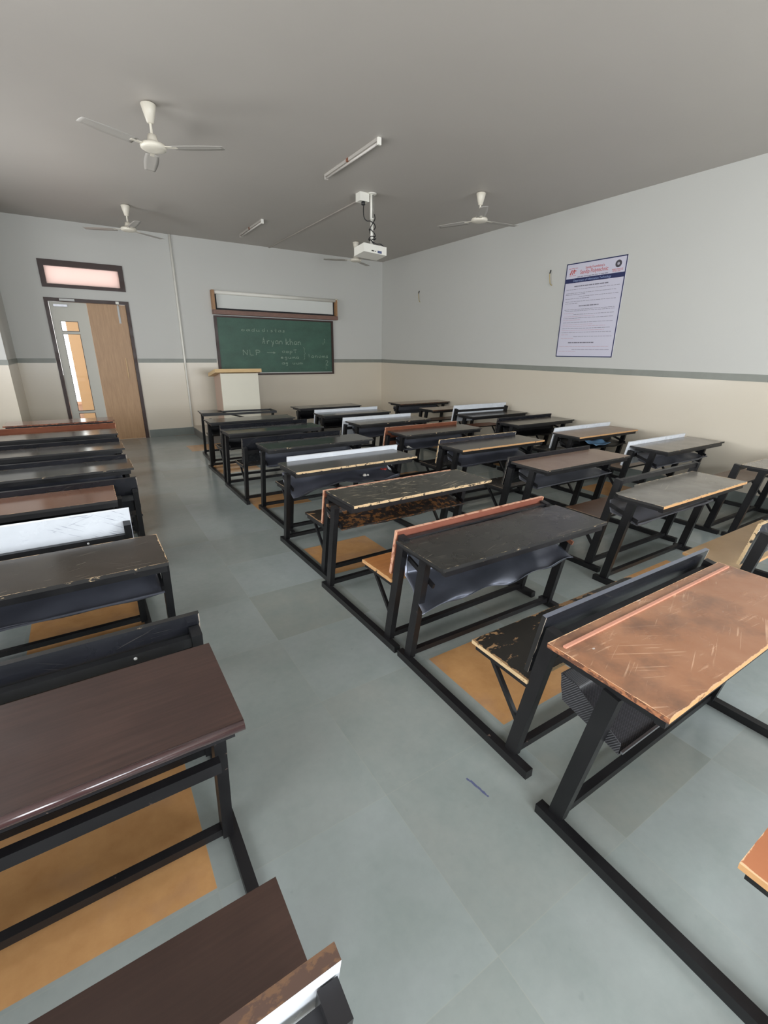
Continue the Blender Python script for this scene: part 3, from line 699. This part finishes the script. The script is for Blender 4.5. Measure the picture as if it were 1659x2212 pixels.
# roll-up projection screen in its wooden surround
S = thing('projection_screen', 'white roll-up projection screen in a wooden surround above the chalkboard', 'projector screen', (3.78, YB, 2.55))
M['screenwood'] = wood('surround_wood', (176, 136, 96), (150, 112, 80), .5, (8, 8, 2))
M['ledgewood'] = wood('ledge_wood', (132, 100, 88), (112, 84, 74), .5, (2, 8, 8))
build(MB().box((-1.37, -.12, -.13), (-1.32, 0, .22)).box((1.32, -.12, -.13), (1.355, 0, .20)).bevel(.004), 'side_board', M['screenwood'], S)
build(MB().box((-1.37, -.14, -.215), (1.355, 0, -.135)).bevel(.004), 'bottom_ledge', M['ledgewood'], S)
build(MB().box((-1.315, -.03, -.133), (1.315, -.004, .17)), 'screen_border', plain('screen_black', (18, 18, 20), .6), S)
build(MB().box((-1.27, -.034, -.095), (1.285, -.0305, .17)), 'screen_fabric', plain('screen_white', (216, 218, 214), .7, .01, 2), S)
mb = MB(); mb.tube([(-1.33, -.075, .185), (1.34, -.075, .185)], .034, 20)
build(mb, 'roller_case', M['white'], S)
build(MB().tube([(1.33, -.075, .185), (1.375, -.075, .185)], .045, 20).tube([(-1.36, -.075, .185), (-1.325, -.075, .185)], .045, 20), 'end_cap', M['cream'], S)
# lectern
L = thing('lectern', 'cream lectern with light wood sloping top on the dais below the chalkboard', 'lectern', (0, 0, .172))
build(MB().box((2.255, 9.40, 0), (2.99, 9.42, 1.065)).bevel(.002), 'front_panel', M['cream'], L)
for xa in (2.255, 2.97):
    mb = MB()
    v = [(xa, 9.42, 0), (xa+.02, 9.42, 0), (xa+.02, 9.93, 0), (xa, 9.93, 0), (xa, 9.42, 1.07), (xa+.02, 9.42, 1.07), (xa+.02, 9.93, .985), (xa, 9.93, .985)]
    mb._faces(v, [(3,2,1,0),(4,5,6,7),(0,1,5,4),(1,2,6,5),(2,3,7,6),(3,0,4,7)])
    build(mb, 'side_panel', M['lecternside'], L)
build(MB().box((2.275, 9.42, .55), (2.97, 9.9, .57)), 'shelf', M['cream'], L)
mb = MB(); mb.box((-.45, -.30, 0), (.45, .30, .065)).bevel(.006)
build(mb, 'lectern_top', M['lecternwood'], L, (2.60, 9.635, 1.038), (math.radians(-9.5), 0, 0))
# white pipe
tag(build(MB().tube([(1.785, YB-.022, .172), (1.785, YB-.022, 1.6), (1.785, YB-.022, ZC)], .02, 14), 'conduit_pipe', M['white']), 'vertical white plastic pipe on the front wall between door and chalkboard', 'pipe')

# ================================================================== RIGHT WALL
P = thing('poster', 'tall printed poster with navy border hanging on the right wall', 'poster', (XR, 4.525, 2.27))
pw, ph = .475, .65
build(MB().box((-.006, -pw, -ph), (0, pw, ph)), 'poster_sheet', plain('poster_paper', (206, 204, 220), .45, .01, 2), P)
navy = plain('poster_navy', (26, 36, 84), .5, .03); red = plain('poster_red', (196, 92, 92), .5, .03); ink = plain('poster_ink', (122, 120, 134), .5, .03)
mb = MB(); t = .014; a = -.0075; b = -.006
mb.box((a, -pw, -ph), (b, pw, -ph+t)).box((a, -pw, ph-t), (b, pw, ph)).box((a, -pw, -ph), (b, -pw+t, ph)).box((a, pw-t, -ph), (b, pw, ph)).box((a, -pw+t, .385), (b, pw-t, .445))
build(mb, 'border', navy, P)
def text_mesh(txt, size, width=None):
    cu = bpy.data.curves.new('txt', 'FONT'); cu.body = txt; cu.size = size; cu.align_x = 'CENTER'; cu.extrude = .0004
    ob = bpy.data.objects.new('txt', cu); C.objects.link(ob)
    me = bpy.data.meshes.new_from_object(ob.evaluated_get(bpy.context.evaluated_depsgraph_get()))
    bpy.data.objects.remove(ob); bpy.data.curves.remove(cu)
    if width:
        w = max(v.co.x for v in me.vertices)-min(v.co.x for v in me.vertices)
        for v in me.vertices: v.co.x *= width/w
    return me
def poster_text(name, txt, size, y, z, mat, width=None):
    me = text_mesh(txt, size, width); me.materials.append(mat)
    return link(name, me, P, (-.0078, y, z), (PI/2, 0, -PI/2))
poster_text('heading', "Sandip Foundation's", .045, .0, .555, red, .30)
poster_text('heading', 'Sandip Polytechnic', .075, .01, .495, red, .44)
poster_text('heading', 'Department of Information Technology', .042, .03, .40, plain('poster_blue', (150, 166, 206), .5, .02), .60)
# body lines, too small to read: word-length strokes
rr = random.Random(11); faint = plain('poster_faint_red', (196, 168, 182), .5, .02)
mb, mbr = ink, faint
def line(z, y0, y1, m, h=.006):
    own = not isinstance(m, MB)
    if own: mat, m = m, MB()
    y = y0
    while y > y1+.02:
        w = rr.uniform(.02, .07); e = max(y1, y-w)
        m.box((-.0072, e, z-h/2), (-.006, y, z+h/2)); y = e-.008
    if own: build(m, 'text_line', mat, P)
line(.46, .27, -.22, mb, .008)
line(.335, .30, -.25, mb, .014)
for i, (z, y0, y1, m) in enumerate([(.295,.43,-.42,mb),(.245,.43,-.40,mb),(.225,.43,.1,mb),(.195,.2,-.42,mb),(.17,.43,.0,mb),(.13,.42,-.42,mb),(.105,.42,.2,mb),
    (.02,.42,-.42,mb),(.0,.4,-.4,mb),(-.03,.42,.25,mbr),(-.05,.25,-.42,mb),(-.075,.42,-.1,mbr),(-.10,.42,-.4,mb),(-.125,.42,.1,mbr),(-.16,.42,-.4,mb),(-.19,.42,-.1,mbr),(-.215,.42,-.3,mbr),(-.245,.42,-.4,mb),(-.27,.42,-.3,mbr),(-.30,.42,-.4,mb),(-.33,.42,.3,mbr),(-.36,.2,-.42,mb),(-.385,.42,.2,mbr),
    (-.50,.43,-.40,mbr),(-.545,.2,-.42,mb),(-.57,.43,.1,mbr)]): line(z, y0, y1, m, .005)
line(.065, .18, -.16, mb, .014); line(-.445, .28, -.18, mb, .014)
seal = MB(); seal.lathe([(.046, 0), (.046, .0012)], seg=28)
o = build(seal, 'seal', plain('seal_dark', (70, 66, 74), .5, .15, 60), P, (-.0061, -.355, .555), (0, -PI/2, 0))
build(MB().lathe([(.02, 0), (.02, .0012)], seg=6), 'seal_mark', plain('seal_light', (176, 172, 182), .5), P, (-.0074, -.355, .555), (0, -PI/2, 0))
mb = MB(); line(.49, -.27, -.43, mb, .012); line(.475, -.28, -.43, mb, .008); line(.463, -.28, -.42, mb, .008); build(mb, 'seal_text', plain('poster_pale_red', (196, 150, 158), .5), P)
mb = MB()   # red emblem at the left of the title
mb.beam((-.0068, .40, .50), (-.0068, .37, .56), .018, .0012, (0, 1, 0)); mb.beam((-.0068, .365, .50), (-.0068, .335, .565), .016, .0012, (0, 1, 0)); mb.beam((-.0068, .325, .545), (-.0068, .30, .545), .012, .0012, (0, 0, 1)); mb.beam((-.0068, .33, .51), (-.0068, .33, .56), .012, .0012, (0, 1, 0))
line(.58, .43, .28, mb, .006); line(.485, .41, .30, mb, .005)
build(mb, 'emblem', red, P)
for i, (y, z, lab) in enumerate(((5.26, 2.77, 'loose bent wire end on the right wall beside the poster'), (8.66, 2.79, 'loose bent wire end on the right wall near the front corner'))):
    pts = [(XR, y+.035, z+.105), (XR-.02, y+.02, z+.10), (XR-.035, y+.02, z+.04), (XR-.03, y+.01, z-.03), (XR-.025, y-.0, z-.085), (XR-.03, y-.04, z-.11)]
    mb = MB(); mb.tube(pts, .006, 7, 0)
    mb.tube([(XR-.001, y+.037, z+.108), (XR-.022, y+.02, z+.098), (XR-.034, y+.02, z+.06)], .0085, 7, 1)
    tag(build(mb, 'loose_wire', [M['yellowwire'], M['cable']]), lab, 'wire', 'loose wire ends on the right wall')

# ================================================================== CEILING
def fan(loc, ang, label):
    F = thing('ceiling_fan', label, 'ceiling fan', loc, math.radians(ang), 'three-blade ceiling fans')
    build(MB().lathe([(.02, -.005), (.035, -.0), (.03, .0)], seg=16).lathe([(.016, -.145), (.028, -.14), (.05, -.06), (.062, -.012), (.058, -.006), (.02, -.006)]), 'canopy', M['fanwhite'], F)
    build(MB().tube([(0, 0, -.002), (0, 0, -.25)], .011, 12), 'down_rod', M['fanwhite'], F)
    build(MB().lathe([(.012, -.22), (.034, -.225), (.045, -.265), (.055, -.285), (.10, -.295), (.108, -.31), (.104, -.328), (.085, -.338), (.04, -.342), (.005, -.342)]), 'motor', M['fanwhite'], F)
    for k in range(3):
        mb = MB()
        def fn(u, v, k=k):
            r = .17+.45*u; w = (.055+.012*math.sin(PI*u))*(1-.15*u); s = (v-.5)*2*w
            return (r, s, -.318+.10*s*(1-.3*u)-.004*(2*(v-.5))**2)
        mb.grid(fn, 14, 4); mb.thicken(.0025)
        bl = build(mb, 'blade', M['fanblade'], F, (0, 0, 0), (0, 0, 2*PI*k/3))
        build(MB().beam((.085, 0, -.314), (.21, 0, -.3185), .035, .005, (0, 1, 0)).bevel(.0015), 'blade_iron', M['fanwhite'], bl)
    return F
fan((.875, 5.2, ZC), 206, 'nearest and largest white ceiling fan, hanging at upper left')
fan((.96, 8.62, ZC), 35, 'small far ceiling fan above the door')
fan((4.84, 5.28, ZC), -8, 'white ceiling fan right of the projector, near the right wall')
fan((4.87, 8.72, ZC), 37, 'far ceiling fan partly behind the projector')
for y0, lab in ((4.64, 'nearest white tube light on the ceiling, behind the projector pole'), (8.2, 'far white tube light on the ceiling beyond the junction box')):
    T_ = thing('tube_light', lab, 'tube light', (2.87, y0, ZC), 0, 'ceiling tube lights')
    build(MB().box((-.02, .02, -.028), (.02, 1.2, 0)).bevel(.004), 'batten', M['ceil'], T_)
    build(MB().tube([(0, .03, -.040), (0, 1.19, -.040)], .0115, 12), 'tube', plain('unlit_tube', (200, 195, 189), .3, .01), T_)
    build(MB().box((-.02, 0, -.062), (.02, .022, 0)).bevel(.004), 'end_cap', M['white'], T_)
    build(MB().box((-.02, 1.2, -.055), (.02, 1.22, 0)).bevel(.004), 'end_cap', M['ceil'], T_)
    build(MB().box((-.026, .62, -.03), (.026, .66, .0)), 'clip', M['rust'], T_)
tag(build(MB().box((3.655, 6.30, ZC-.014), (3.685, YB, ZC)).bevel(.003), 'ceiling_conduit', plain('conduit_paint', (168, 160, 154), .5, .03)), 'long flat cable conduit across the ceiling to the projector', 'conduit')
J = thing('power_box', 'small white socket box on the ceiling beside the projector pole', 'socket box', (3.575, 6.2, ZC))
build(MB().box((-.075, -.06, -.10), (.065, .06, 0)).bevel(.005), 'box_body', M['white'], J)
build(MB().lathe([(.012, -.02), (.026, -.015), (.026, .02), (.015, .028)], seg=14), 'plug', M['cable'], J, (-.01, -.03, -.125))
PR = thing('projector', 'white projector hanging upside down on a ceiling pole', 'projector', (3.676, 6.13, ZC))
build(MB().lathe([(.06, -.012), (.06, 0)], seg=20).tube([(0, 0, 0), (0, 0, -.30)], .026, 16).tube([(0, 0, -.3), (0, 0, -.62)], .021, 16), 'pole', M['white'], PR)
build(MB().box((-.006, -.0275, -.29), (.006, -.024, -.02)), 'pole_slot', M['dark'], PR)
build(MB().box((-.07, -.06, -.632), (.09, .08, -.618)).box((-.01, -.01, -.63), (.02, .02, -.60)), 'mount_plate', M['upvc'], PR)
mb = MB(); mb.box((-.16, -.06, -.735), (.20, .21, -.63)).bevel(.016, 3)
bd = build(mb, 'projector_body', M['white'], PR, (0, 0, 0), (math.radians(-5), math.radians(3), 0))
build(MB().lathe([(.04, 0), (.04, .02), (.03, .022)], seg=20), 'lens', M['dark'], bd, (.1, .208, -.68), (-PI/2, 0, 0))
build(MB().box((.055, -.063, -.725), (.12, -.0595, -.695)), 'port_panel', plain('port_blue', (74, 84, 120), .5), bd)
build(MB().box((-.04, -.063, -.715), (-.0, -.0595, -.702)).box((.01, -.063, -.712), (.03, -.0595, -.704)), 'port', M['dark'], bd)
def smooth(pts, n=8):
    P_ = [Vector(p) for p in pts]; P_ = [P_[0]]+P_+[P_[-1]]; out = []
    for i in range(1, len(P_)-2):
        for k in range(n):
            t = k/n; a, b, c, e = P_[i-1:i+3]
            out.append(.5*((2*b)+(-a+c)*t+(2*a-5*b+4*c-e)*t*t+(-a+3*b-3*c+e)*t**3))
    return out+[P_[-2]]
cx_, cy_ = 3.676, 6.13
pts = [(3.565, 6.16, ZC-.15), (3.55, 6.14, ZC-.22), (3.55, 6.12, ZC-.30), (3.58, 6.1, ZC-.335), (3.63, 6.09, ZC-.335), (3.69, 6.09, ZC-.36), (3.72, 6.12, ZC-.40), (3.68, 6.17, ZC-.44), (3.63, 6.12, ZC-.42), (3.67, 6.085, ZC-.455), (3.71, 6.10, ZC-.50), (3.68, 6.17, ZC-.535), (3.635, 6.12, ZC-.54), (3.66, 6.08, ZC-.575), (3.71, 6.06, ZC-.60), (3.76, 6.04, ZC-.60), (3.80, 6.03, ZC-.63), (3.775, 6.052, ZC-.675)]
tag(build(MB().tube(smooth(pts), .006, 8), 'power_cable', M['cable']), 'black power cable wound around the projector pole from the socket box', 'cable')
pts = [(3.71, 6.12, ZC-.24), (3.70, 6.09, ZC-.30), (3.66, 6.085, ZC-.36), (3.635, 6.11, ZC-.42), (3.68, 6.17, ZC-.47), (3.73, 6.13, ZC-.50), (3.64, 6.09, ZC-.51), (3.625, 6.13, ZC-.545), (3.69, 6.165, ZC-.55), (3.72, 6.10, ZC-.53), (3.64, 6.08, ZC-.56), (3.68, 6.07, ZC-.61), (3.72, 6.06, ZC-.65), (3.735, 6.055, ZC-.69)]
tag(build(MB().tube(smooth(pts), .006, 8), 'signal_cable', M['cable']), 'black signal cable looped lower down the projector pole into its ports', 'cable')

# ================================================================== LIGHT
W = bpy.data.worlds.new('world'); bpy.context.scene.world = W; W.use_nodes = True
bg = W.node_tree.nodes['Background']; bg.inputs[0].default_value = (1.0, .985, .97, 1); bg.inputs[1].default_value = 4.0
def win_light(name, loc, rot, sx, sy, power, col=(1, 1, 1)):
    l = bpy.data.lights.new(name, 'AREA'); l.shape = 'RECTANGLE'; l.size = sx; l.size_y = sy; l.energy = power; l.color = col
    o = bpy.data.objects.new(name, l); C.objects.link(o); o.location = loc; o.rotation_euler = rot
PL, PRR = 29, 58
for h in LW:
    win_light('window_daylight', (XL-.015+.02, (h[0]+h[1])/2, (h[2]+h[3])/2), (0, -PI/2, 0), h[3]-h[2]-.1, h[1]-h[0]-.1, PL*(h[1]-h[0]), (.97, .98, 1))
for h in RW:  # the first two light the added openings
    win_light('window_daylight', ((h[0]+h[1])/2, YF+.005, (h[2]+h[3])/2), (PI/2, 0, 0), h[1]-h[0]-.1, h[3]-h[2]-.1, PRR*(h[1]-h[0]), (.90, .95, 1))

# ================================================================== CAMERA
yaw, pitch, roll = math.radians(32.6319), math.radians(19.2094), math.radians(.66808)
fw = Vector((math.sin(yaw)*math.cos(pitch), math.cos(yaw)*math.cos(pitch), -math.sin(pitch)))
rt = Vector((math.cos(yaw), -math.sin(yaw), 0)); up = rt.cross(fw)
r2 = rt*math.cos(roll)+up*math.sin(roll); u2 = -rt*math.sin(roll)+up*math.cos(roll)
cam = bpy.data.cameras.new('camera'); co = bpy.data.objects.new('camera', cam); C.objects.link(co)
mt = Matrix((r2, u2, -fw)).transposed().to_4x4(); mt.translation = (0, 0, 1.65); co.matrix_world = mt
cam.sensor_fit = 'HORIZONTAL'; cam.sensor_width = 36; cam.lens = 987.815/1659*36; cam.clip_start = .05
sc = bpy.context.scene; sc.camera = co
sc.view_settings.view_transform = 'Standard'; sc.view_settings.look = 'None'; sc.view_settings.gamma = 1
sc.view_settings.use_curve_mapping = False; sc.view_settings.exposure = 0.0
sc.cycles.max_bounces = 10; sc.cycles.diffuse_bounces = 6; sc.cycles.caustics_reflective = False; sc.cycles.caustics_refractive = False
sc.cycles.sample_clamp_indirect = 4.0
